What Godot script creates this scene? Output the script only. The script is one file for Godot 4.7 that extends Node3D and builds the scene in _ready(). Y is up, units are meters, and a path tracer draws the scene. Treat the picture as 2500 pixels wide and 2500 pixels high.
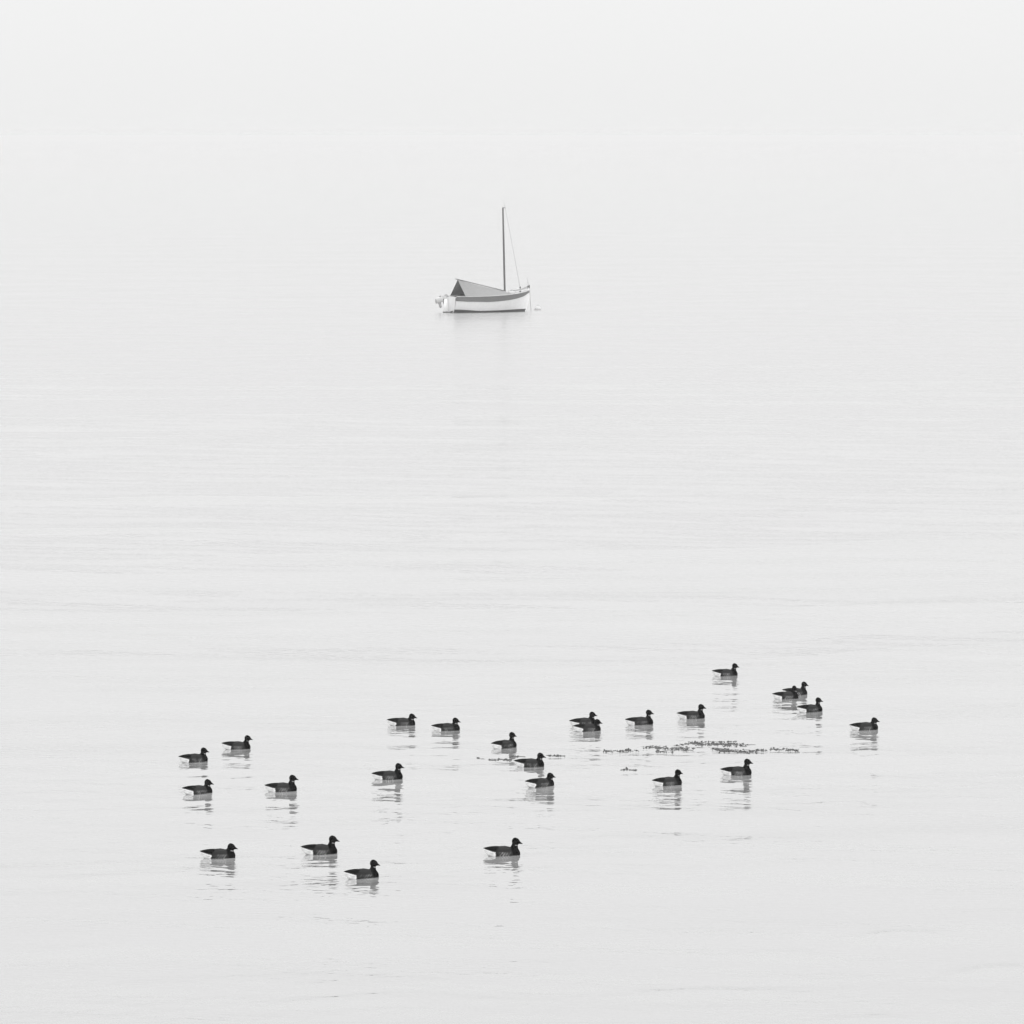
extends Node3D
# A small open boat under a canvas tent and a flock of dark geese on a calm, foggy sea.

const F := 13000.0            # focal length in photograph pixels (2500 a side)
const HORIZON := 332.0        # photograph row of the (fog-hidden) horizon
const EYE_H := 11.0           # metres above the water, from the size of geese and boat
const FAR_EDGE := 20000.0

var pitch := atan((1250.0 - HORIZON) / F)
var rng := RandomNumberGenerator.new()
var taken := {}

# ------------------------------------------------------------------ helpers
func sea(px: float, py: float, level := 0.0) -> Vector3:
	# the point of the water that photograph pixel (px, py) looks at
	var d := Vector3((px - 1250.0) / F, -(py - 1250.0) / F, -1.0).rotated(Vector3.RIGHT, -pitch)
	return Vector3(0, EYE_H, 0) + d * ((EYE_H - level) / -d.y)

func numbered(called: String) -> String:
	var n: int = taken.get(called, -1) + 1
	taken[called] = n
	return called if n == 0 else "%s_%03d" % [called, n]

func thing(called: String, label: String, category: String, at := Vector3.ZERO, group := "") -> Node3D:
	var o := Node3D.new()
	o.name = numbered(called)
	add_child(o)
	o.position = at
	o.set_meta("label", label)
	o.set_meta("category", category)
	if group != "":
		o.set_meta("group", group)
	return o

func part(called: String, mesh: Mesh, mat: Material, parent: Node3D) -> MeshInstance3D:
	var o := MeshInstance3D.new()
	o.name = called
	o.mesh = mesh
	o.material_override = mat
	parent.add_child(o, true)
	return o

func lin(v: float) -> Color:
	return Color(v, v, v).linear_to_srgb()

func paint(v: float, rough := 0.6, spec := 0.5) -> StandardMaterial3D:
	var m := StandardMaterial3D.new()
	m.albedo_color = lin(v)
	m.roughness = rough
	m.metallic_specular = spec
	return m

func mottled(v: float, spread: float, tile: float, seed_: int, rough := 0.7) -> StandardMaterial3D:
	# colour with a grain and blotches of its own, in world-size triplanar tiles
	var n := FastNoiseLite.new()
	n.seed = seed_
	n.noise_type = FastNoiseLite.TYPE_SIMPLEX
	n.frequency = 0.02
	n.fractal_octaves = 5
	n.fractal_gain = 0.65
	var im := n.get_seamless_image(256, 256)
	im.convert(Image.FORMAT_RGB8)
	for y in 256:
		for x in 256:
			var k := im.get_pixel(x, y).r
			im.set_pixel(x, y, lin(v * (1.0 - spread + 2.0 * spread * k)))
	var m := StandardMaterial3D.new()
	m.albedo_texture = ImageTexture.create_from_image(im)
	m.uv1_triplanar = true
	m.uv1_scale = Vector3.ONE / tile
	m.roughness = rough
	return m

func grid_mesh(rows: Array, close := false) -> ArrayMesh:
	# a smooth sheet through rows of points (all rows the same length)
	var st := SurfaceTool.new()
	st.begin(Mesh.PRIMITIVE_TRIANGLES)
	var w: int = rows[0].size()
	for r in rows:
		for p in r:
			st.add_vertex(p)
	for j in rows.size() - 1:
		for i in (w if close else w - 1):
			var a := j * w + i
			var b := j * w + (i + 1) % w
			for k in [a, b, b + w, a, b + w, a + w]:
				st.add_index(k)
	st.generate_normals()
	return st.commit()

func tube(points: Array, radii: Array, sides := 10) -> ArrayMesh:
	# a round spar or rope through points, ends closed
	var rows := []
	var n := points.size()
	var last_u := Vector3.UP
	for k in n:
		var t: Vector3 = (points[mini(k + 1, n - 1)] - points[maxi(k - 1, 0)]).normalized()
		var u := last_u - t * t.dot(last_u)
		if u.length() < 0.1:
			u = Vector3.RIGHT - t * t.x
		u = u.normalized()
		last_u = u
		var v := t.cross(u)
		var ring := []
		var cap := []
		for s in sides:
			var a := TAU * s / sides
			ring.append(points[k] + (u * cos(a) + v * sin(a)) * radii[k])
			cap.append(points[k])
		if k == 0:
			rows.append(cap)
		rows.append(ring)
		if k == n - 1:
			rows.append(cap)
	return grid_mesh(rows, true)

func rounded_box(size: Vector3, bevel: float, top := 1.0) -> ArrayMesh:
	# a box with softened edges; top < 1 narrows its upper end
	var rows := []
	var hx := size.x / 2
	var hz := size.z / 2
	var levels := [[0.0, -bevel], [0.0, -bevel * 0.3], [bevel * 0.5, 0.0], [size.y - bevel, 0.0], [size.y - bevel * 0.3, -bevel * 0.4], [size.y, -bevel * 1.2]]
	var first := []
	var last := []
	for l in levels:
		var f := lerpf(1.0, top, l[0] / size.y)
		var ring := []
		for k in 24:
			var a := TAU * k / 24.0
			var c := cos(a)
			var s := sin(a)
			ring.append(Vector3(signf(c) * pow(absf(c), 0.45) * (hx * f + l[1]), l[0], signf(s) * pow(absf(s), 0.45) * (hz * f + l[1])))
		rows.append(ring)
	for k in 24:
		first.append(Vector3(0, 0, 0))
		last.append(Vector3(0, size.y, 0))
	rows.push_front(first)
	rows.push_back(last)
	return grid_mesh(rows, true)

# ------------------------------------------------------------------ the geese
# Side view, metres: x from tail tip (0) to bill tip (0.58), y up from the waterline, z across.
var bones := []      # [a, b, ra, rb, blend]

func bone_set(pose: Dictionary) -> Array:
	var low: float = pose.low          # how far the head is sunk
	var slim: float = pose.slim
	var fwd: float = pose.fwd
	var turn: float = pose.turn        # head turned about the neck
	var out := [
		[Vector3(0.025, 0.106, 0), Vector3(0.13, 0.090, 0), 0.009, 0.040, 0.0],
		[Vector3(0.13, 0.090, 0), Vector3(0.25, 0.070, 0), 0.040, 0.080, 0.02],
		[Vector3(0.25, 0.068, 0), Vector3(0.32, 0.062, 0), 0.082, 0.093, 0.02],
		[Vector3(0.32, 0.062, 0), Vector3(0.468, 0.050, 0), 0.093, 0.082, 0.02],
		[Vector3(0.050, 0.082, 0), Vector3(0.11, 0.058, 0), 0.022, 0.046, 0.02],
		[Vector3(0.11, 0.058, 0), Vector3(0.21, 0.036, 0), 0.046, 0.074, 0.02],
		[Vector3(0.040, 0.103, 0.026), Vector3(0.15, 0.080, 0.048), 0.009, 0.034, 0.02],
		[Vector3(0.040, 0.103, -0.026), Vector3(0.15, 0.080, -0.048), 0.009, 0.034, 0.02],
	]
	var base := Vector3(0.458, 0.085, 0)
	var mid := Vector3(0.462 + fwd * 0.3, 0.150 - low * 0.5, 0)
	var nape := Vector3(0.466 + fwd, 0.198 - low, 0)
	out.append([base, mid, 0.064, 0.049 * slim, 0.035])
	out.append([mid, nape, 0.049 * slim, 0.043 * slim, 0.02])
	var spin := func(v: Vector3) -> Vector3: return nape + v.rotated(Vector3.UP, turn)
	out.append([spin.call(Vector3(-0.004, 0.032, 0)), spin.call(Vector3(0.028, 0.027, 0)), 0.0445, 0.038, 0.015])
	out.append([spin.call(Vector3(0.001, 0.050, 0)), spin.call(Vector3(0.020, 0.046, 0)), 0.039, 0.034, 0.015])
	out.append([spin.call(Vector3(0.050, 0.022, 0)), spin.call(Vector3(0.074, 0.012, 0)), 0.021, 0.0145, 0.016])
	out.append([spin.call(Vector3(0.074, 0.012, 0)), spin.call(Vector3(0.106, 0.000, 0)), 0.0125, 0.006, 0.006])
	return out

func goose_distance(p: Vector3) -> float:
	var d := 1.0
	for b in bones:
		var ba: Vector3 = b[1] - b[0]
		var pa: Vector3 = p - b[0]
		var h := clampf(pa.dot(ba) / ba.length_squared(), 0.0, 1.0)
		var e := (pa - ba * h).length() - lerpf(b[2], b[3], h)
		var k: float = b[4]
		if k > 0.0 and absf(d - e) < k:
			var q := k - absf(d - e)
			d = minf(d, e) - q * q / (4.0 * k)
		else:
			d = minf(d, e)
	return d

func plumage(p: Vector3, nape: Vector3, streaks: FastNoiseLite) -> Color:
	# base colours of the feathers, linear: sooty head and breast, slate back, pale barred flank, white stern
	var v := 0.024
	var side := absf(p.z)
	if p.x > 0.403 + (0.15 - p.y) * 0.42 or (p.y > 0.165 and p.x > 0.37):
		v = 0.003
		# the broken white collar below the chin
		var c := p - nape
		var line := -0.016 + c.x * -0.25
		if absf(c.y - line) < 0.0034 and side > 0.022 and c.x > -0.004 and streaks.get_noise_3d(p.x * 900, p.y * 900, p.z * 900) > -0.3:
			v = 0.40
	elif p.x < 0.186 + 0.02 * streaks.get_noise_3d(p.x * 200, p.y * 200, p.z * 200) and p.y < 0.116 - p.x * 0.24:
		v = 0.88
		if p.x < 0.016:
			v = 0.05
	elif p.x < 0.205 and p.y < 0.034:
		v = 0.012
	elif p.y < 0.092:
		# flank feathers with pale tips in slanting bars
		var s := sin((p.x - p.y * 0.75) * TAU / 0.038 + 0.9 * streaks.get_noise_3d(p.x * 160, p.y * 160, p.z * 160))
		var here := smoothstep(0.225, 0.26, p.x) * (1.0 - smoothstep(0.385, 0.425, p.x)) * smoothstep(0.0, 0.02, p.y) * (1.0 - smoothstep(0.072, 0.086, p.y))
		var patch := 0.5 + 1.3 * streaks.get_noise_3d(p.x * 90 + 7, p.y * 90, p.z * 90)
		v = 0.026 + 0.62 * smoothstep(0.45, 0.95, s) * here * clampf(patch, 0.0, 1.0)
	else:
		v = 0.024 + 0.010 * streaks.get_noise_3d(p.x * 500, p.y * 500, p.z * 500)
	return Color(v, v, v)

func goose_body(pose: Dictionary, seed_: int) -> ArrayMesh:
	bones = bone_set(pose)
	var nape: Vector3 = bones[9][1]
	var streaks := FastNoiseLite.new()
	streaks.seed = seed_
	streaks.frequency = 0.1
	var cell := 0.0065
	var lo := Vector3(-0.025, -0.07, -0.13)
	var B := 5
	var nb := Vector3i(20, 12, 8)
	var n := nb * B
	var sx := n.x + 1
	var sxy := sx * (n.y + 1)
	var val := PackedFloat32Array()
	val.resize(sxy * (n.z + 1))
	val.fill(1.0)
	var known := PackedByteArray()
	known.resize(val.size())
	var blocks := []
	var reach := cell * B * 0.87 * 1.25 + 0.004
	for bz in nb.z:
		for by in nb.y:
			for bx in nb.x:
				var mid := lo + Vector3(bx + 0.5, by + 0.5, bz + 0.5) * cell * B
				var far := goose_distance(mid)
				if absf(far) < reach:
					blocks.append(Vector3i(bx, by, bz) * B)
				elif far < 0.0:
					for z in B + 1:
						for y in B + 1:
							for x in B + 1:
								var i := (bx * B + x) + (by * B + y) * sx + (bz * B + z) * sxy
								if known[i] == 0:
									val[i] = -1.0
	for b in blocks:
		for z in B + 1:
			for y in B + 1:
				for x in B + 1:
					var i: int = (b.x + x) + (b.y + y) * sx + (b.z + z) * sxy
					if known[i] == 0:
						known[i] = 1
						val[i] = goose_distance(lo + Vector3(b.x + x, b.y + y, b.z + z) * cell)
	# surface nets
	var at := {}
	var verts := PackedVector3Array()
	var norms := PackedVector3Array()
	var cols := PackedColorArray()
	var idx := PackedInt32Array()
	var corner := [0, 1, sx, sx + 1, sxy, sxy + 1, sxy + sx, sxy + sx + 1]
	var cpos := [Vector3(0, 0, 0), Vector3(1, 0, 0), Vector3(0, 1, 0), Vector3(1, 1, 0), Vector3(0, 0, 1), Vector3(1, 0, 1), Vector3(0, 1, 1), Vector3(1, 1, 1)]
	var edges := [[0, 1], [2, 3], [4, 5], [6, 7], [0, 2], [1, 3], [4, 6], [5, 7], [0, 4], [1, 5], [2, 6], [3, 7]]
	for b in blocks:
		for z in B:
			for y in B:
				for x in B:
					var i: int = (b.x + x) + (b.y + y) * sx + (b.z + z) * sxy
					var inside := 0
					for c in corner:
						if val[i + c] < 0.0:
							inside += 1
					if inside == 0 or inside == 8:
						continue
					var sum := Vector3.ZERO
					var cnt := 0
					for e in edges:
						var va := val[i + corner[e[0]]]
						var vb := val[i + corner[e[1]]]
						if (va < 0.0) != (vb < 0.0):
							sum += cpos[e[0]].lerp(cpos[e[1]], va / (va - vb))
							cnt += 1
					var p := lo + (Vector3(b.x + x, b.y + y, b.z + z) + sum / cnt) * cell
					at[i] = verts.size()
					verts.append(p)
					var gr := Vector3.ZERO
					for c in 8:
						gr += (cpos[c] * 2.0 - Vector3.ONE) * val[i + corner[c]]
					norms.append(gr.normalized())
					cols.append(plumage(p, nape, streaks))
	for i in at:
		for ax in 3:
			var step_: int = [1, sx, sxy][ax]
			var u: int = [sx, sxy, 1][ax]
			var v: int = [sxy, 1, sx][ax]
			var neg := val[i] < 0.0
			if neg == (val[i + step_] < 0.0):
				continue
			if not (at.has(i - u) and at.has(i - v) and at.has(i - u - v)):
				continue
			var q := [at[i], at[i - u], at[i - u - v], at[i - v]]
			if neg:
				q = [q[0], q[3], q[2], q[1]]
			for k in [0, 1, 2, 0, 2, 3]:
				idx.append(q[k])
	var arr := []
	arr.resize(Mesh.ARRAY_MAX)
	arr[Mesh.ARRAY_VERTEX] = verts
	arr[Mesh.ARRAY_NORMAL] = norms
	arr[Mesh.ARRAY_COLOR] = cols
	arr[Mesh.ARRAY_INDEX] = idx
	var m := ArrayMesh.new()
	m.add_surface_from_arrays(Mesh.PRIMITIVE_TRIANGLES, arr)
	return m

func skin_at(x: float, angle: float, lift: float) -> Vector3:
	# where a ray from the body's axis, at that angle from straight up, leaves the body by lift
	var o := Vector3(x, lerpf(0.085, 0.06, smoothstep(0.1, 0.35, x)), 0)
	var d := Vector3(0, cos(angle), sin(angle))
	var a := 0.0
	var b := 0.16
	for k in 14:
		var m := (a + b) / 2
		if goose_distance(o + d * m) < lift:
			a = m
		else:
			b = m
	return o + d * a

func wing_mesh(side: float) -> ArrayMesh:
	# the folded wing: a pillow of coverts lying on back and flank
	var rows := []
	var nu := 26
	var nv := 14
	for i in nu + 1:
		var u := float(i) / nu
		var x := lerpf(0.432, 0.085, u)
		var row := []
		for j in nv + 1:
			var v := float(j) / nv
			var lower := lerpf(0.9, 1.32, smoothstep(0.0, 0.35, u)) - 0.55 * smoothstep(0.45, 1.0, u)
			var angle := lerpf(0.10, lower + 0.05 * sin(u * 26.0), v)
			var rim := minf(minf(u, 1.0 - u) * 9.0, minf(v, 1.0 - v) * 5.0)
			var lift := lerpf(-0.004, 0.005, smoothstep(0.0, 1.0, rim)) + 0.0012 * sin(u * 40.0 + v * 9.0) * smoothstep(0.0, 1.0, rim)
			row.append(skin_at(x, angle * side, lift))
		rows.append(row if side > 0 else row)
	return grid_mesh(rows)

func primaries_mesh(side: float) -> ArrayMesh:
	# the long flight feathers that run from the wing out over the tail
	var st := SurfaceTool.new()
	for f in 4:
		var a := skin_at(0.24 - f * 0.012, (0.5 + f * 0.2) * side, 0.004)
		var b := Vector3(0.012 + f * 0.020, 0.121 - f * 0.006, side * (0.006 + f * 0.008))
		var rows := []
		for k in 9:
			var t := k / 8.0
			var c := a.lerp(b, t) + Vector3(0, 0.006 * sin(t * PI), side * 0.012 * sin(t * PI))
			var half := 0.016 * pow(sin(clampf(0.25 + t * 0.75, 0, 1) * PI), 0.6) + 0.0015
			var ring := []
			for s in 8:
				var an := TAU * s / 8
				var across := Vector3(0, -0.5, side * 0.86)
				var up := Vector3(0, 0.86, side * 0.5)
				ring.append(c + across * cos(an) * half + up * sin(an) * 0.0032)
			rows.append(ring)
		var m := grid_mesh(rows, true)
		st.append_from(m, 0, Transform3D.IDENTITY)
	return st.commit()

func make_goose_model(pose: Dictionary, seed_: int, mats: Dictionary, shared: Dictionary) -> Node3D:
	var root := Node3D.new()
	var shift := Vector3(-0.29, 0, 0)
	var body := part("body", goose_body(pose, seed_), mats.feather, root)
	body.position = shift
	if shared.is_empty():
		for s in [-1.0, 1.0]:
			shared[s] = [wing_mesh(s), primaries_mesh(s)]
	for s in [-1.0, 1.0]:
		var w := part("wing", shared[s][0], mats.wing, root)
		w.position = shift
		part("flight_feathers", shared[s][1], mats.black, w)
	var nape: Vector3 = bones[9][1]
	for s in [-1.0, 1.0]:
		var eye := SphereMesh.new()
		eye.radius = 0.0035
		eye.height = 0.007
		eye.radial_segments = 10
		eye.rings = 6
		var e := part("eye", eye, mats.eye, root)
		e.position = shift + nape + Vector3(0.034, 0.030, s * 0.033).rotated(Vector3.UP, pose.turn)
	return root

# ------------------------------------------------------------------ the water
var geese := []     # filled in _ready: [position, yaw, scale]

var chop := smooth_noise(11)
var swell := smooth_noise(5)

func smooth_noise(seed_: int) -> FastNoiseLite:
	var n := FastNoiseLite.new()
	n.seed = seed_
	n.noise_type = FastNoiseLite.TYPE_SIMPLEX_SMOOTH
	n.frequency = 1.0
	n.fractal_type = FastNoiseLite.FRACTAL_NONE
	return n

# low wavelets running in to the shore: [from, to (photograph pixels on the water), height in metres]
var wavelets := []
const WAVELETS := [[2060, 2292, 2350, 2277, 0.050], [1450, 2430, 2010, 2411, 0.045], [2270, 2379, 2560, 2364, 0.040], [1720, 2326, 2110, 2317, 0.022], [-60, 2326, 430, 2309, 0.020], [1950, 2499, 2330, 2489, 0.035], [40, 2152, 530, 2124, 0.018], [560, 2452, 1060, 2434, 0.022], [1240, 2252, 1640, 2240, 0.014]]

func shore_wavelets(x: float, z: float) -> float:
	if wavelets.is_empty():
		for w in WAVELETS:
			wavelets.append([sea(w[0], w[1]), sea(w[2], w[3]), w[4]])
	var h := 0.0
	for w in wavelets:
		var t: float = (x - w[0].x) / (w[1].x - w[0].x)
		if t > 0.0 and t < 1.0:
			var off: float = z - lerpf(w[0].z, w[1].z, t) - 0.15 * sin(x * 1.7 + w[2] * 300.0)
			if absf(off) < 1.2:
				h += w[2] * exp(-off * off / 0.16) * pow(sin(t * PI), 1.5)
	return h

func sea_level(x: float, z: float, coarse := 0.1) -> float:
	# wavelets of about 0.5, 1.2, 5 and 25 m, crests lying mostly across the view, gustier in patches
	var h := shore_wavelets(x, z) if z > -84.0 and absf(x) < 14.0 else 0.0
	var gust := clampf(0.85 + 1.2 * swell.get_noise_2d(x * 0.04 + 40.0, z * 0.09), 0.35, 1.8)
	if coarse < 0.2:
		h += 0.0034 * gust * chop.get_noise_2d(x * 1.5 + z * 0.2, z * 2.1)
	if coarse < 0.5:
		h += 0.0075 * gust * chop.get_noise_2d(x * 0.42 - z * 0.06 + 31.0, z * 0.85)
	if coarse < 2.5:
		h += 0.030 * swell.get_noise_2d(x * 0.11 + z * 0.05 + 5.0, z * 0.21) + 0.010 * swell.get_noise_2d(x * 0.21 - z * 0.07 + 55.0, z * 0.37)
	if coarse < 10.0:
		h += 0.045 * swell.get_noise_2d(x * 0.035 + z * 0.012 - 9.0, z * 0.06)
	return h

func afloat(px: float, py: float) -> Vector3:
	var p := sea(px, py)
	for k in 4:
		p = sea(px, py, sea_level(p.x, p.z))
	return p

func water_mesh(mats: Array) -> ArrayMesh:
	var xs := PackedFloat32Array()
	var zs := PackedFloat32Array()
	var half := [0.0]
	var x := 0.0
	while x < FAR_EDGE:
		var dx := 0.07
		if x > 11.0:
			dx = 0.07 + (x - 11.0) * 0.05
		x += dx
		half.append(x)
	for k in range(half.size() - 1, 0, -1):
		xs.append(-half[k])
	for h in half:
		xs.append(h)
	# across the view: open water behind the viewpoint too, fine where the geese swim, coarser far out
	var z := 900.0
	while z > -62.0:
		zs.append(z)
		z -= maxf(0.5, (z + 62.0) * 0.2)
	z = -62.0
	while z > -FAR_EDGE:
		zs.append(z)
		z -= maxf(0.085, z * z / 58575.0 / 1.5) if z > -112.0 else maxf(0.14, z * z / 58575.0 / 1.5)
	zs.append(-FAR_EDGE)
	var nx := xs.size()
	var nz := zs.size()
	var hs := PackedFloat32Array()
	hs.resize(nx * nz)
	for j in nz:
		var zz := zs[j]
		var dz := absf(zs[mini(j + 1, nz - 1)] - zz)
		for i in nx:
			var xx := xs[i]
			var dx := absf(xs[mini(i + 1, nx - 1)] - xx)
			var h := sea_level(xx, zz, maxf(dz, dx * 0.4)) if zz < -40.0 and absf(xx) < 700.0 else 0.0
			hs[j * nx + i] = h
	# the wake that each goose draws
	for g in geese:
		var p: Vector3 = g[0]
		var fw := Vector2(cos(g[1]), -sin(g[1]))
		var i0 := xs.bsearch(p.x - 3.2)
		var i1 := xs.bsearch(p.x + 1.0)
		var j0 := 0
		while zs[j0] > p.z + 1.6:
			j0 += 1
		var j1 := j0
		while zs[j1] > p.z - 1.6:
			j1 += 1
		for j in range(j0, j1):
			for i in range(i0, i1):
				var r := Vector2(xs[i] - p.x, zs[j] - p.z)
				var back: float = 0.27 * g[2] - r.dot(fw)
				var aside := absf(r.x * fw.y - r.y * fw.x)
				if back < -0.3:
					continue
				var arm := aside - 0.09 - 0.30 * maxf(back, 0.0)
				var h := 0.0085 * exp(-maxf(back, 0.0) / 1.1) * exp(-arm * arm / 0.010) * cos(arm * 18.0)
				h += 0.004 * exp(-back * back / 0.05) * exp(-aside * aside / 0.03)
				hs[j * nx + i] += h
	var verts := PackedVector3Array()
	var norms := PackedVector3Array()
	var uvs := PackedVector2Array()
	var idx := [PackedInt32Array(), PackedInt32Array(), PackedInt32Array()]
	verts.resize(nx * nz)
	norms.resize(nx * nz)
	uvs.resize(nx * nz)
	for j in nz:
		var ja := maxi(j - 1, 0)
		var jb := mini(j + 1, nz - 1)
		for i in nx:
			var k := j * nx + i
			var ia := maxi(i - 1, 0)
			var ib := mini(i + 1, nx - 1)
			verts[k] = Vector3(xs[i], hs[k], zs[j])
			var sx := (hs[j * nx + ib] - hs[j * nx + ia]) / (xs[ib] - xs[ia])
			var sz := (hs[jb * nx + i] - hs[ja * nx + i]) / (zs[jb] - zs[ja])
			norms[k] = Vector3(-sx, 1.0, -sz).normalized()
			uvs[k] = Vector2(xs[i] * 0.966 + zs[j] * 0.259, zs[j] * 0.966 - xs[i] * 0.259)
			if i < nx - 1 and j < nz - 1:
				# a calm lee near the viewpoint, light airs further out, a breeze around and beyond the boat
				var air := -zs[j] + 60.0 * swell.get_noise_2d(xs[i] * 0.02 + 70.0, zs[j] * 0.11)
				idx[0 if air < 135.0 else (1 if air < 215.0 else 2)].append_array(PackedInt32Array([k, k + nx, k + nx + 1, k, k + nx + 1, k + 1]))
	var m := ArrayMesh.new()
	for k in 3:
		# only the vertices that this stretch of water uses
		var used := PackedInt32Array()
		used.resize(nx * nz)
		used.fill(-1)
		var v := PackedVector3Array()
		var n := PackedVector3Array()
		var u := PackedVector2Array()
		var list: PackedInt32Array = idx[k]
		for q in list.size():
			var o := list[q]
			if used[o] < 0:
				used[o] = v.size()
				v.append(verts[o])
				n.append(norms[o])
				u.append(uvs[o])
			list[q] = used[o]
		var arr := []
		arr.resize(Mesh.ARRAY_MAX)
		arr[Mesh.ARRAY_VERTEX] = v
		arr[Mesh.ARRAY_NORMAL] = n
		arr[Mesh.ARRAY_TEX_UV] = u
		arr[Mesh.ARRAY_INDEX] = list
		m.add_surface_from_arrays(Mesh.PRIMITIVE_TRIANGLES, arr)
		m.surface_set_material(k, mats[k])
	print("water ", nx, " x ", nz)
	return m

func water_materials() -> Array:
	var n := FastNoiseLite.new()
	n.seed = 3
	n.noise_type = FastNoiseLite.TYPE_SIMPLEX_SMOOTH
	n.frequency = 0.035
	n.fractal_type = FastNoiseLite.FRACTAL_FBM
	n.fractal_octaves = 3
	n.fractal_gain = 0.45
	n.frequency = 0.065
	var im := n.get_seamless_image(1024, 1024)
	im.convert(Image.FORMAT_L8)
	# ripples come in patches that lie across the view, with slicks between them
	var slick := FastNoiseLite.new()
	slick.seed = 8
	slick.frequency = 0.012
	slick.fractal_octaves = 4
	var mask := slick.get_seamless_image(256, 1024)
	mask.convert(Image.FORMAT_L8)
	mask.resize(1024, 1024, Image.INTERPOLATE_CUBIC)
	var a := im.get_data()
	var b := mask.get_data()
	for k in a.size():
		a[k] = int(127.5 + (a[k] - 127.5) * clampf((b[k] - 70.0) / 110.0, 0.15, 1.25) / 1.25)
	im = Image.create_from_data(1024, 1024, false, Image.FORMAT_L8, a)
	var tex := ImageTexture.create_from_image(im)
	var out := []
	for k in 3:
		var m := StandardMaterial3D.new()
		m.albedo_color = lin(0.22)           # silt-laden shallow sea
		m.roughness = [0.04, 0.13, 0.22][k]
		m.metallic_specular = 0.7
		m.heightmap_enabled = true
		m.heightmap_texture = tex
		m.heightmap_scale = [1.35, 2.6, 4.0][k]
		m.uv1_scale = Vector3(1.0 / 27.0, 1.0 / 19.0, 1.0)
		out.append(m)
	return out

# ------------------------------------------------------------------ the boat
# Own axes: x forward from the transom, y up from the waterline, z to starboard.
func curve(table: Array, x: float) -> float:
	for k in table.size() - 1:
		if x <= table[k + 1][0]:
			var t: float = clampf((x - table[k][0]) / (table[k + 1][0] - table[k][0]), 0.0, 1.0)
			var p0: float = table[maxi(k - 1, 0)][1]
			var p3: float = table[mini(k + 2, table.size() - 1)][1]
			return cubic_interpolate(table[k][1], table[k + 1][1], p0, p3, t) if false else lerpf(table[k][1], table[k + 1][1], t * t * (3 - 2 * t) * 0.35 + t * 0.65)
	return table[-1][1]

const BEAM := [[0.0, 0.93], [0.6, 1.02], [1.4, 1.08], [2.2, 1.08], [3.0, 1.01], [3.8, 0.85], [4.5, 0.60], [5.1, 0.32], [5.5, 0.10], [5.63, 0.03]]
const SHEER := [[0.0, 1.00], [1.0, 0.98], [2.2, 0.98], [3.4, 1.01], [4.4, 1.07], [5.2, 1.16], [5.63, 1.23]]
const KEEL := [[0.0, 0.10], [1.0, 0.28], [2.5, 0.38], [4.2, 0.38], [5.0, 0.30], [5.34, 0.12], [5.50, -0.25], [5.63, -0.80]]
const FULL := [[0.0, 0.26], [1.5, 0.26], [3.0, 0.34], [4.2, 0.55], [5.0, 0.78], [5.63, 0.9]]
const STRAKE := [[0.0, 0.25], [1.0, 0.29], [2.4, 0.34], [4.0, 0.31], [5.0, 0.25], [5.63, 0.10]]

func hull_z(x: float, y: float) -> float:
	var d := curve(KEEL, x)
	var h := curve(SHEER, x)
	var s := clampf((y + d) / (h + d), 0.0, 1.0)
	return maxf(curve(BEAM, x) * pow(s, curve(FULL, x)), 0.012)

func hull_band(lo: Callable, hi: Callable, side: float, proud: float, n := 8, x0 := 0.0, x1 := 5.63) -> Array:
	var rows := []
	for k in 61:
		var x := lerpf(x0, x1, k / 60.0)
		var row := []
		var a: float = maxf(lo.call(x), -curve(KEEL, x))
		var b: float = maxf(hi.call(x), a + 0.001)
		for j in n + 1:
			var y := lerpf(a, b, j / float(n))
			row.append(Vector3(x, y, side * (hull_z(x, y) + proud)))
		rows.append(row)
	return rows

func both_sides(lo: Callable, hi: Callable, proud: float, n := 8) -> ArrayMesh:
	var st := SurfaceTool.new()
	st.append_from(grid_mesh(hull_band(lo, hi, 1.0, proud, n)), 0, Transform3D.IDENTITY)
	st.append_from(grid_mesh(hull_band(lo, hi, -1.0, proud, n)), 0, Transform3D.IDENTITY)
	return st.commit()

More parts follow.
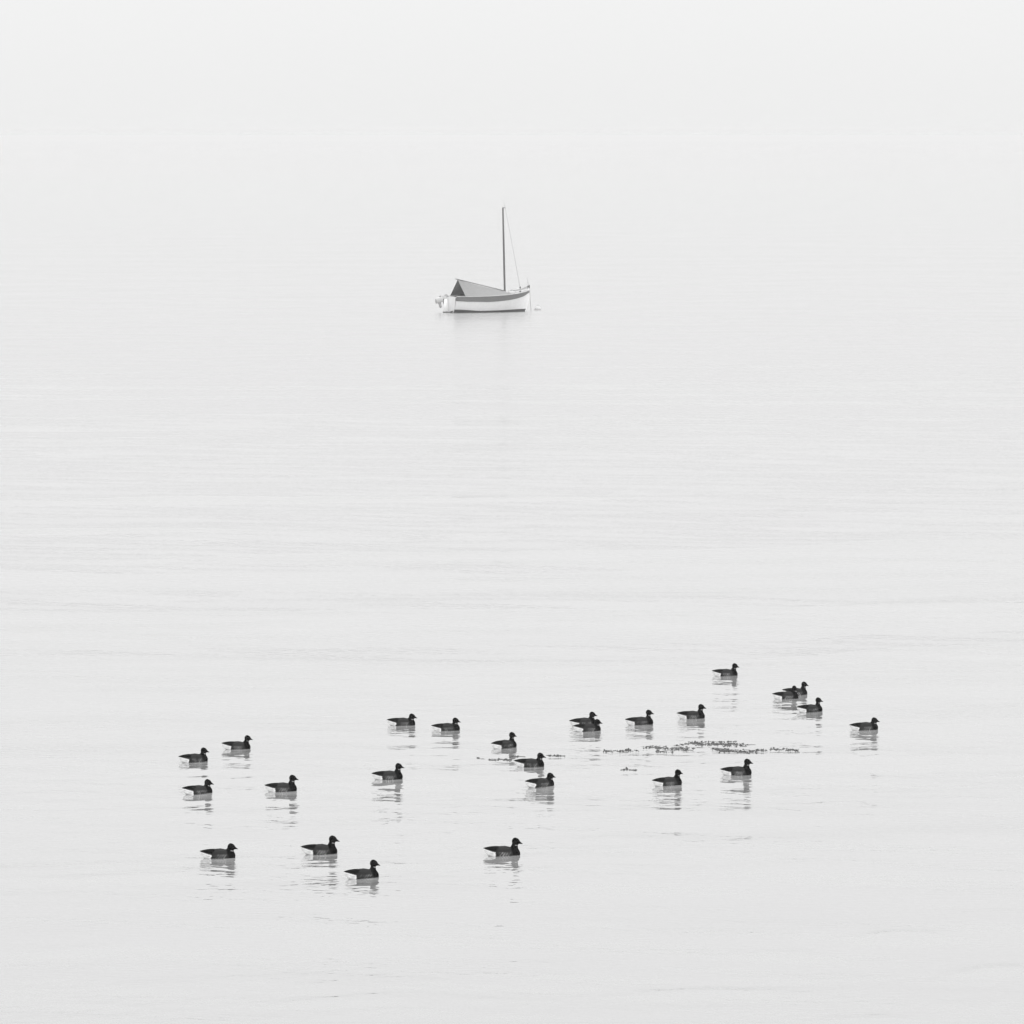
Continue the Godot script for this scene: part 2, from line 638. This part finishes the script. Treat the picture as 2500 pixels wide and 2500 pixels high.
func build_boat(at: Vector3) -> void:
	var boat := thing("sailing_boat", "small white open boat with dark top strake, bare mast and ridge tent", "boat", at)
	boat.rotation = Vector3(0, deg_to_rad(28.0), 0)
	boat.rotation.z = deg_to_rad(0.6)
	var white := mottled(0.76, 0.06, 1.7, 21, 0.45)
	var dark := mottled(0.15, 0.22, 0.8, 22, 0.7)
	var bottom := mottled(0.055, 0.35, 0.5, 23, 0.8)
	var canvas := mottled(0.20, 0.12, 0.9, 24, 0.95)
	var spar := mottled(0.085, 0.25, 0.4, 26, 0.7)
	var pale := mottled(0.42, 0.08, 0.6, 27, 0.6)
	var iron := paint(0.05, 0.6)
	var rope := paint(0.22, 0.9)
	var wood := mottled(0.16, 0.2, 0.3, 28, 0.8)

	# hull: antifouled bottom, white topsides, dark top strake
	var boot := func(x: float) -> float: return 0.20 - 0.12 * smoothstep(0.0, 2.0, x) + 0.02 * smoothstep(3.0, 5.0, x)
	part("topsides", both_sides(boot, func(x: float) -> float: return curve(SHEER, x) - curve(STRAKE, x), 0.0, 10), white, boat)
	part("bottom", both_sides(func(_x: float) -> float: return -1.0, boot, 0.0, 8), bottom, boat)
	part("top_strake", both_sides(func(x: float) -> float: return curve(SHEER, x) - curve(STRAKE, x) - 0.015, func(x: float) -> float: return curve(SHEER, x), 0.018, 4), dark, boat)
	for s in [-1.0, 1.0]:
		var line := []
		var radii := []
		for k in 40:
			var x := lerpf(-0.01, 5.60, k / 39.0)
			line.append(Vector3(x, curve(SHEER, x) + 0.012, s * (hull_z(x, 9.0) + 0.012)))
			radii.append(0.024)
		part("gunwale", tube(line, radii, 8), pale if s > 0 else pale, boat)
	# transom, raked a little, with its lower edge antifouled
	var rows := []
	for j in 15:
		var y := lerpf(-0.095, 1.0, j / 14.0)
		var row := []
		for k in 13:
			var f := k / 6.0 - 1.0
			row.append(Vector3(-0.06 * j / 14.0 - 0.03 * (1.0 - f * f), y + (0.03 * (1.0 - f * f) if j == 14 else 0.0), f * hull_z(0.0, y)))
		rows.append(row)
	part("transom", grid_mesh(rows), white, boat)
	rows = []
	for j in 6:
		var y := lerpf(-0.10, 0.03, j / 5.0)
		var row := []
		for k in 13:
			var f := k / 6.0 - 1.0
			row.append(Vector3(-0.05 - 0.03 * (1.0 - f * f), y + 0.10 * absf(f) * j / 5.0, f * (hull_z(0.0, y) + 0.01)))
		rows.append(row)
	part("transom_bottom", grid_mesh(rows), bottom, boat)
	# thwarts, floor and foredeck
	rows = []
	for k in 20:
		var x := lerpf(3.95, 5.58, k / 19.0)
		var row := []
		for j in 9:
			var f := j / 4.0 - 1.0
			row.append(Vector3(x, curve(SHEER, x) - 0.03 + 0.05 * (1.0 - f * f), f * hull_z(x, 9.0)))
		rows.append(row)
	part("foredeck", grid_mesh(rows), pale, boat)
	rows = []
	for k in 20:
		var x := lerpf(0.0, 4.0, k / 19.0)
		rows.append([Vector3(x, 0.18, -hull_z(x, 0.18)), Vector3(x, 0.18, 0), Vector3(x, 0.18, hull_z(x, 0.18))])
	part("floor", grid_mesh(rows), wood, boat)
	rows = []
	for k in 4:
		var x := lerpf(0.0, 0.42, k / 3.0)
		rows.append([Vector3(x, 0.93, -hull_z(x, 0.93)), Vector3(x, 0.94, 0), Vector3(x, 0.93, hull_z(x, 0.93))])
	part("aft_deck", grid_mesh(rows), pale, boat)
	# stem post
	var stem := []
	var stem_r := []
	for k in 16:
		var y := lerpf(-0.28, 1.36, k / 15.0)
		var x := 5.62 if y > 0.8 else 5.05 + 0.57 * pow(clampf((y + 0.30) / 1.1, 0, 1), 0.45)
		stem.append(Vector3(x, y, 0))
		stem_r.append(0.035)
	part("stem", tube(stem, stem_r, 8), white, boat)
	# rudder on the transom
	var rud := part("rudder", rounded_box(Vector3(0.34, 0.78, 0.05), 0.02, 0.62), white, boat)
	rud.position = Vector3(-0.27, 0.06, 0.0)
	var blade := part("rudder_blade", rounded_box(Vector3(0.40, 0.52, 0.05), 0.02, 0.95), bottom, rud)
	blade.position = Vector3(-0.02, -0.50, 0)
	part("tiller", tube([Vector3(-0.25, 0.98, 0), Vector3(0.2, 1.04, 0.03), Vector3(0.7, 1.10, 0.05)], [0.022, 0.02, 0.016], 8), wood, boat)
	# white outboard motor on the port quarter, tilted up
	var motor := Node3D.new()
	motor.name = "outboard_motor"
	boat.add_child(motor)
	motor.position = Vector3(-0.20, 0.66, -0.62)
	motor.rotation.z = deg_to_rad(16.0)
	var cowl := part("cowl", rounded_box(Vector3(0.50, 0.33, 0.27), 0.05, 0.86), pale, motor)
	cowl.position = Vector3(-0.20, 0.02, 0)
	var leg := part("motor_leg", rounded_box(Vector3(0.14, 0.34, 0.09), 0.03, 1.25), pale, motor)
	leg.position = Vector3(-0.20, -0.32, 0)
	part("clamp", tube([Vector3(0.06, -0.12, 0), Vector3(0.13, 0.02, 0), Vector3(0.14, 0.16, 0)], [0.03, 0.03, 0.02], 8), iron, motor)
	part("fuel_cap", tube([Vector3(-0.05, 0.30, 0), Vector3(-0.05, 0.40, 0)], [0.06, 0.05], 10), iron, motor)
	# ridge tent of light canvas from aft of midships to the mast
	for s in [-1.0, 1.0]:
		rows = []
		for k in 31:
			var t := k / 30.0
			var x := lerpf(0.585, 3.90, t)
			var top := Vector3(x, lerpf(2.04, 1.25, t) - 0.05 * sin(t * PI), 0)
			var foot := Vector3(x, curve(SHEER, x) + 0.02, s * (hull_z(x, 9.0) + 0.035))
			var row := []
			for j in 11:
				var v := j / 10.0
				var p := top.lerp(foot, v)
				var sag := 0.035 * sin(v * PI) * (0.6 + 0.4 * sin(t * 23.0)) * smoothstep(0.0, 0.08, t)
				row.append(p - Vector3(0, 0.6, s * 0.8) * sag)
			rows.append(row)
		part("tent_side", grid_mesh(rows), canvas, boat)
	var front := []
	for j in 5:
		var v := j / 4.0
		var half_w := (hull_z(3.9, 9.0) + 0.03) * v
		var row := []
		for k in 5:
			row.append(Vector3(3.89, lerpf(1.24, curve(SHEER, 3.9) + 0.03, v), lerpf(-half_w, half_w, k / 4.0)))
		front.append(row)
	part("tent_front", grid_mesh(front), canvas, boat)
	part("ridge_pole", tube([Vector3(0.42, 2.09, 0), Vector3(0.585, 2.055, 0), Vector3(3.90, 1.26, 0)], [0.022, 0.024, 0.022], 8), spar, boat)
	# mast with its fittings
	var mast := part("mast", tube([Vector3(3.90, 0.30, 0), Vector3(3.90, 1.2, 0), Vector3(3.86, 4.0, 0), Vector3(3.825, 6.46, 0), Vector3(3.825, 6.49, 0)], [0.062, 0.062, 0.060, 0.050, 0.03], 14), spar, boat)
	part("masthead_iron", tube([Vector3(3.84, 6.45, 0), Vector3(3.97, 6.50, 0), Vector3(3.99, 6.44, 0)], [0.016, 0.018, 0.018], 8), iron, mast)
	part("halyard", tube([Vector3(3.98, 6.46, 0), Vector3(3.90, 6.75, 0.02), Vector3(3.88, 6.98, 0.02)], [0.008, 0.006, 0.005], 6), rope, mast)
	part("forestay", tube([Vector3(3.99, 6.46, 0), Vector3(4.42, 4.35, 0), Vector3(5.0, 1.40, 0)], [0.009, 0.009, 0.009], 6), rope, boat)
	part("shroud_block", tube([Vector3(5.0, 1.52, 0), Vector3(5.0, 1.46, 0), Vector3(5.01, 1.32, 0), Vector3(5.02, 1.27, 0)], [0.02, 0.045, 0.05, 0.02], 8), iron, boat)
	# bowsprit, bitts and gear on the foredeck
	part("bowsprit", tube([Vector3(4.25, 1.27, 0.04), Vector3(5.0, 1.33, 0.02), Vector3(5.66, 1.46, 0)], [0.045, 0.05, 0.04], 10), pale, boat)
	part("bowsprit_cap", tube([Vector3(5.52, 1.37, 0), Vector3(5.55, 1.52, 0), Vector3(5.63, 1.55, 0), Vector3(5.65, 1.40, 0)], [0.03, 0.06, 0.06, 0.04], 10), iron, boat)
	part("pennant_staff", tube([Vector3(5.58, 1.5, 0), Vector3(5.55, 1.85, 0), Vector3(5.48, 2.1, 0)], [0.012, 0.009, 0.006], 6), rope, boat)
	part("bitts", tube([Vector3(4.95, 1.02, 0.1), Vector3(4.95, 1.22, 0.1), Vector3(4.95, 1.25, 0.1)], [0.05, 0.05, 0.02], 10), iron, boat)
	part("gear_line", tube([Vector3(4.25, 1.31, 0.10), Vector3(4.6, 1.27, 0.11), Vector3(4.98, 1.33, 0.06), Vector3(5.5, 1.50, 0.05)], [0.014, 0.012, 0.012, 0.012], 6), rope, boat)
	var bag := part("sail_bag", rounded_box(Vector3(0.52, 0.22, 0.34), 0.07, 0.7), pale, boat)
	bag.position = Vector3(4.28, 1.05, 0.18)
	part("mooring_rope", tube([Vector3(5.66, 1.40, 0), Vector3(5.70, 0.7, 0.01), Vector3(5.75, -0.05, 0.02)], [0.015, 0.014, 0.014], 6), rope, boat)
	for s in [-1.0, 1.0]:
		part("cleat", tube([Vector3(0.06, 1.03, s * 0.78), Vector3(0.10, 1.07, s * 0.78), Vector3(0.22, 1.07, s * 0.78), Vector3(0.26, 1.03, s * 0.78)], [0.018, 0.024, 0.024, 0.018], 8), iron, boat)

func build_buoy(at: Vector3) -> void:
	var b := thing("mooring_buoy", "small white mooring buoy floating ahead of the boat's bow", "buoy", at)
	var rows := []
	for j in 13:
		var a := PI * j / 12.0
		var row := []
		for k in 20:
			var t := TAU * k / 20.0
			var r := 0.21 * sin(a) * (1.0 - 0.12 * cos(a))
			row.append(Vector3(cos(t) * r, 0.06 + 0.19 * cos(a), sin(t) * r))
		rows.append(row)
	part("float", grid_mesh(rows, true), mottled(0.42, 0.05, 0.5, 31, 0.5), b)
	var ring := []
	for j in 5:
		var row := []
		for k in 20:
			var t := TAU * k / 20.0
			var c := TAU * j / 4.0
			row.append(Vector3(cos(t) * (0.205 + 0.02 * cos(c)), 0.005 + 0.02 * sin(c), sin(t) * (0.205 + 0.02 * cos(c))))
		ring.append(row)
	part("weed_band", grid_mesh(ring, true), paint(0.25, 0.9), b)
	part("lifting_eye", tube([Vector3(-0.04, 0.24, 0), Vector3(-0.03, 0.29, 0), Vector3(0.03, 0.29, 0), Vector3(0.04, 0.24, 0)], [0.012, 0.012, 0.012, 0.012], 6), paint(0.35, 0.5), b)

# ------------------------------------------------------------------ floating weed
func build_weed(label: String, ribbons: Array, mat: Material) -> void:
	# ribbons: [x0, y0, x1, y1, half thickness, number of sprigs] in photograph pixels on the water
	var st := SurfaceTool.new()
	st.begin(Mesh.PRIMITIVE_TRIANGLES)
	var o := afloat(ribbons[0][0], ribbons[0][1])
	for r in ribbons:
		for k in r[5]:
			var t := rng.randf()
			var px := lerpf(r[0], r[2], t) + rng.randfn(0, 1.5)
			var py: float = lerpf(r[1], r[3], t) + clampf(rng.randfn(0, 0.55), -1.2, 1.2) * r[4]
			var p := afloat(px, py) - o
			var size := 0.006 + 0.017 * pow(rng.randf(), 2.0)
			var high := size * rng.randf_range(0.5, 1.5) * (3.0 if r.size() > 6 else 1.0)
			var turn := rng.randf() * TAU
			var long := rng.randf_range(0.8, 2.4)
			var ring := []
			for s in 5:
				var a := turn + TAU * s / 5.0
				var q := Vector3(cos(a - turn) * long, 0, sin(a - turn)).rotated(Vector3.UP, turn)
				ring.append(p + q * size * rng.randf_range(0.6, 1.2) + Vector3(0, rng.randf_range(0.0, 0.4) * high, 0))
			var top := p + Vector3(rng.randfn(0, 0.008), high, rng.randfn(0, 0.008))
			var under := p + Vector3(0, -0.03, 0)
			for s in 5:
				for v in [ring[s], ring[(s + 1) % 5], top, ring[(s + 1) % 5], ring[s], under]:
					st.add_vertex(v)
		# limp strands lying on the water between the sprigs
		for k in int(r[5] / 14):
			var t := rng.randf()
			var p := afloat(lerpf(r[0], r[2], t), lerpf(r[1], r[3], t) + rng.randfn(0, 0.5) * r[4]) - o
			var dir := rng.randfn(0, 0.7)
			for q in 5:
				var e := p + Vector3(cos(dir), 0, sin(dir)) * rng.randf_range(0.02, 0.05)
				dir += rng.randfn(0, 0.5)
				var side := Vector3(-sin(dir), 0, cos(dir)) * 0.004
				var up := Vector3(0, 0.006, 0)
				var low := Vector3(0, -0.012, 0)
				for v in [p + up, e + up, p + side + low, e + up, e + side + low, p + side + low, p + up, p - side + low, e + up, e + up, p - side + low, e - side + low]:
					st.add_vertex(v)
				p = e
	st.generate_normals()
	var m := MeshInstance3D.new()
	m.name = numbered("floating_seaweed")
	m.mesh = st.commit()
	m.material_override = mat
	add_child(m)
	m.position = o
	m.set_meta("label", label)
	m.set_meta("category", "seaweed")
	m.set_meta("kind", "stuff")

func _ready() -> void:
	rng.seed = 77
	# ---- camera
	var cam := Camera3D.new()
	cam.name = "camera"
	cam.fov = rad_to_deg(2.0 * atan(1250.0 / F))
	cam.near = 0.5
	cam.far = 60000.0
	cam.position = Vector3(0, EYE_H, 0)
	cam.rotation.x = -pitch
	add_child(cam)
	cam.current = true
	# ---- sky: an overcast three times as bright overhead as at the horizon (the standard overcast sky)
	var sky_mat := ProceduralSkyMaterial.new()
	sky_mat.sky_top_color = lin(0.90)
	sky_mat.sky_horizon_color = lin(0.30)
	sky_mat.sky_curve = 0.6
	sky_mat.ground_horizon_color = lin(0.30)
	sky_mat.ground_bottom_color = lin(0.30)
	sky_mat.sun_angle_max = 0.0
	var sky := Sky.new()
	sky.sky_material = sky_mat
	var env := Environment.new()
	env.background_mode = Environment.BG_SKY
	env.sky = sky
	env.tonemap_mode = Environment.TONE_MAPPER_LINEAR
	env.tonemap_exposure = 2.82
	env.sdfgi_enabled = true
	env.ssao_enabled = true
	env.ssil_enabled = true
	env.fog_enabled = true
	env.fog_density = 0.0003
	env.fog_light_color = Color(1, 1, 1)
	var we := WorldEnvironment.new()
	we.name = "world_environment"
	we.environment = env
	add_child(we)
	# ---- a veiled sun, high behind the viewpoint
	var sun := DirectionalLight3D.new()
	sun.name = "veiled_sun"
	sun.light_energy = 0.383
	sun.light_angular_distance = 60.0
	sun.shadow_enabled = true
	sun.rotation = Vector3(deg_to_rad(-62.0), deg_to_rad(28.0), 0)
	add_child(sun)

	# ---- the flock: [tail x, bill x, waterline row, turned away (degrees), pose, size]
	var flock := [
		[1735, 1805, 1652, 8, 5, 1.0, "dark goose leading the flock's far edge, swimming alone farthest from the seaweed"],
		[1909, 1972, 1699, 16, 2, 0.98, "dark goose half hidden behind another, its neck upright"],
		[1884, 1952, 1708, 14, 4, 1.0, "dark goose with head turned away, overlapping the goose behind it"],
		[1943, 2011, 1740, 22, 3, 1.0, "slender-necked dark goose just in front of an overlapping pair"],
		[2072, 2148, 1784, 5, 0, 1.0, "dark goose with sunken neck, swimming alone beyond the end of the long seaweed raft"],
		[1649, 1726, 1756, 5, 2, 1.0, "dark goose with raised neck just behind the long seaweed raft"],
		[1524, 1599, 1771, 8, 3, 1.0, "dark goose between the overlapping pair and the goose behind the raft"],
		[1391, 1456, 1773, 20, 1, 1.0, "dark goose partly covered by the goose in front of it"],
		[1397, 1470, 1787, 16, 0, 1.0, "dark goose covering most of the goose behind it, low head"],
		[940, 1020, 1773, 4, 0, 1.0, "dark goose swimming behind a single companion on open water, tail held level"],
		[1051, 1127, 1786, 8, 6, 1.0, "dark goose leading a pair on open water, bill pointing down a little"],
		[1199, 1262, 1828, 36, 3, 1.02, "slim dark goose turned away showing its broad white stern"],
		[1252, 1333, 1874, 6, 1, 1.0, "dark goose swimming among the small scraps of weed"],
		[1280, 1356, 1922, 24, 0, 1.0, "dark goose with low head and white stern near the small weed scraps"],
		[1591, 1668, 1919, 18, 5, 1.0, "plain-flanked dark goose swimming in front of the seaweed raft"],
		[1755, 1841, 1894, 4, 2, 1.02, "pale-barred dark goose in front of the thick end of the seaweed raft"],
		[904, 989, 1904, 6, 2, 1.0, "dark goose with clear white collar, alone on open water"],
		[539, 615, 1831, 6, 5, 0.98, "upright dark goose swimming just ahead of a lower-headed companion"],
		[436, 509, 1862, 20, 1, 1.0, "dark goose following close behind an upright goose"],
		[445, 519, 1940, 26, 6, 1.02, "dark goose turned slightly away, white stern low on the water"],
		[644, 729, 1934, 4, 2, 1.02, "dark goose with long white stern and streaked flank, swimming alone"],
		[485, 580, 2097, 4, 0, 1.02, "thick-necked dark goose with head held forward, following two others"],
		[729, 831, 2087, 4, 2, 1.06, "large dark goose with arched back and stretched neck"],
		[837, 929, 2146, 20, 3, 1.02, "dark goose leading two others, nearest to the open water in front"],
		[1175, 1277, 2091, 2, 2, 1.06, "large round-headed dark goose with bold flank bars, swimming apart"],
	]
	for g in flock:
		var p := afloat((g[0] + g[1]) / 2.0, g[2] - 2.0)
		geese.append([p, deg_to_rad(g[3]), g[5]])

	# ---- the sea
	var t0 := Time.get_ticks_msec()
	var water := MeshInstance3D.new()
	water.name = "water"
	water.mesh = water_mesh(water_materials())
	water.set_meta("kind", "structure")
	add_child(water)
	print("water ms ", Time.get_ticks_msec() - t0)

	# ---- the boat and its buoy
	build_boat(afloat(1098, 763))
	build_buoy(afloat(1313, 757))

	# ---- the geese
	t0 = Time.get_ticks_msec()
	var feather := StandardMaterial3D.new()
	feather.vertex_color_use_as_albedo = true
	feather.roughness = 0.9
	feather.metallic_specular = 0.1
	var mats := {"feather": feather, "wing": mottled(0.023, 0.45, 0.06, 41, 0.8), "black": paint(0.003, 0.8, 0.1), "eye": paint(0.01, 0.1)}
	mats.wing.metallic_specular = 0.1
	var poses := [
		{"low": 0.046, "slim": 1.02, "fwd": 0.012, "turn": 0.0},
		{"low": 0.024, "slim": 0.94, "fwd": 0.006, "turn": 0.0},
		{"low": 0.0, "slim": 0.92, "fwd": 0.006, "turn": 0.0},
		{"low": -0.002, "slim": 0.78, "fwd": -0.004, "turn": 0.0},
		{"low": 0.016, "slim": 1.0, "fwd": 0.0, "turn": 1.25},
		{"low": 0.010, "slim": 0.90, "fwd": 0.016, "turn": 0.25},
		{"low": 0.030, "slim": 0.96, "fwd": -0.004, "turn": -0.35},
	]
	var models := []
	var shared := {}
	for k in poses.size():
		models.append(make_goose_model(poses[k], 100 + k, mats, shared))
	print("geese ms ", Time.get_ticks_msec() - t0)
	for k in flock.size():
		var g: Array = flock[k]
		var o: Node3D = models[g[4]].duplicate()
		o.name = numbered("goose")
		add_child(o)
		o.position = geese[k][0] + Vector3(0, rng.randf_range(-0.019, -0.012), 0)
		o.rotation = Vector3(0, geese[k][1], deg_to_rad(rng.randf_range(-2.0, 2.0)))
		o.scale = Vector3.ONE * g[5]
		o.set_meta("label", g[6])
		o.set_meta("category", "goose")
		o.set_meta("group", "dark geese swimming on the calm sea")
	for m in models:
		m.queue_free()

	# ---- floating weed
	var weed := mottled(0.05, 0.6, 0.2, 51, 0.7)
	build_weed("thin dark ribbon of seaweed trailing at the narrow end of the raft", [[1474, 1834, 1540, 1833, 3, 70], [1543, 1831, 1562, 1834, 3, 8]], weed)
	build_weed("dense dark clump of floating seaweed in the middle of the raft", [[1570, 1824, 1680, 1830, 4, 130], [1600, 1835, 1645, 1837, 2, 25], [1640, 1824, 1695, 1829, 4, 40]], weed)
	build_weed("long dark strip of seaweed on the raft's far edge", [[1645, 1821, 1692, 1814, 2, 35], [1690, 1816, 1825, 1820, 4, 170], [1680, 1812, 1800, 1811, 1.5, 40]], weed)
	build_weed("dark strip of seaweed along the raft's near edge", [[1738, 1827, 1780, 1836, 3, 50], [1752, 1833, 1850, 1836, 4, 120]], weed)
	build_weed("loose dark scatter of seaweed at the raft's tapering tip with one upright sprig", [[1846, 1831, 1872, 1832, 2, 22], [1861, 1832, 1862, 1832, 0.5, 3, 1], [1880, 1829, 1950, 1832, 3.5, 80]], weed)
	build_weed("tiny separate scrap of seaweed floating in front of the raft", [[1512, 1881, 1556, 1879, 2, 18], [1527, 1876, 1530, 1876, 0.5, 2, 1]], weed)
	build_weed("broken line of seaweed scraps beside the swimming geese", [[1163, 1851, 1184, 1853, 1.5, 9], [1192, 1855, 1222, 1856, 1.5, 24], [1230, 1855, 1247, 1856, 1.5, 18], [1243, 1848, 1270, 1847, 1.5, 20]], weed)
	build_weed("short thin line of seaweed ahead of a goose's bill", [[1336, 1845, 1346, 1845, 1, 5], [1344, 1845, 1380, 1846, 1.5, 28]], weed)
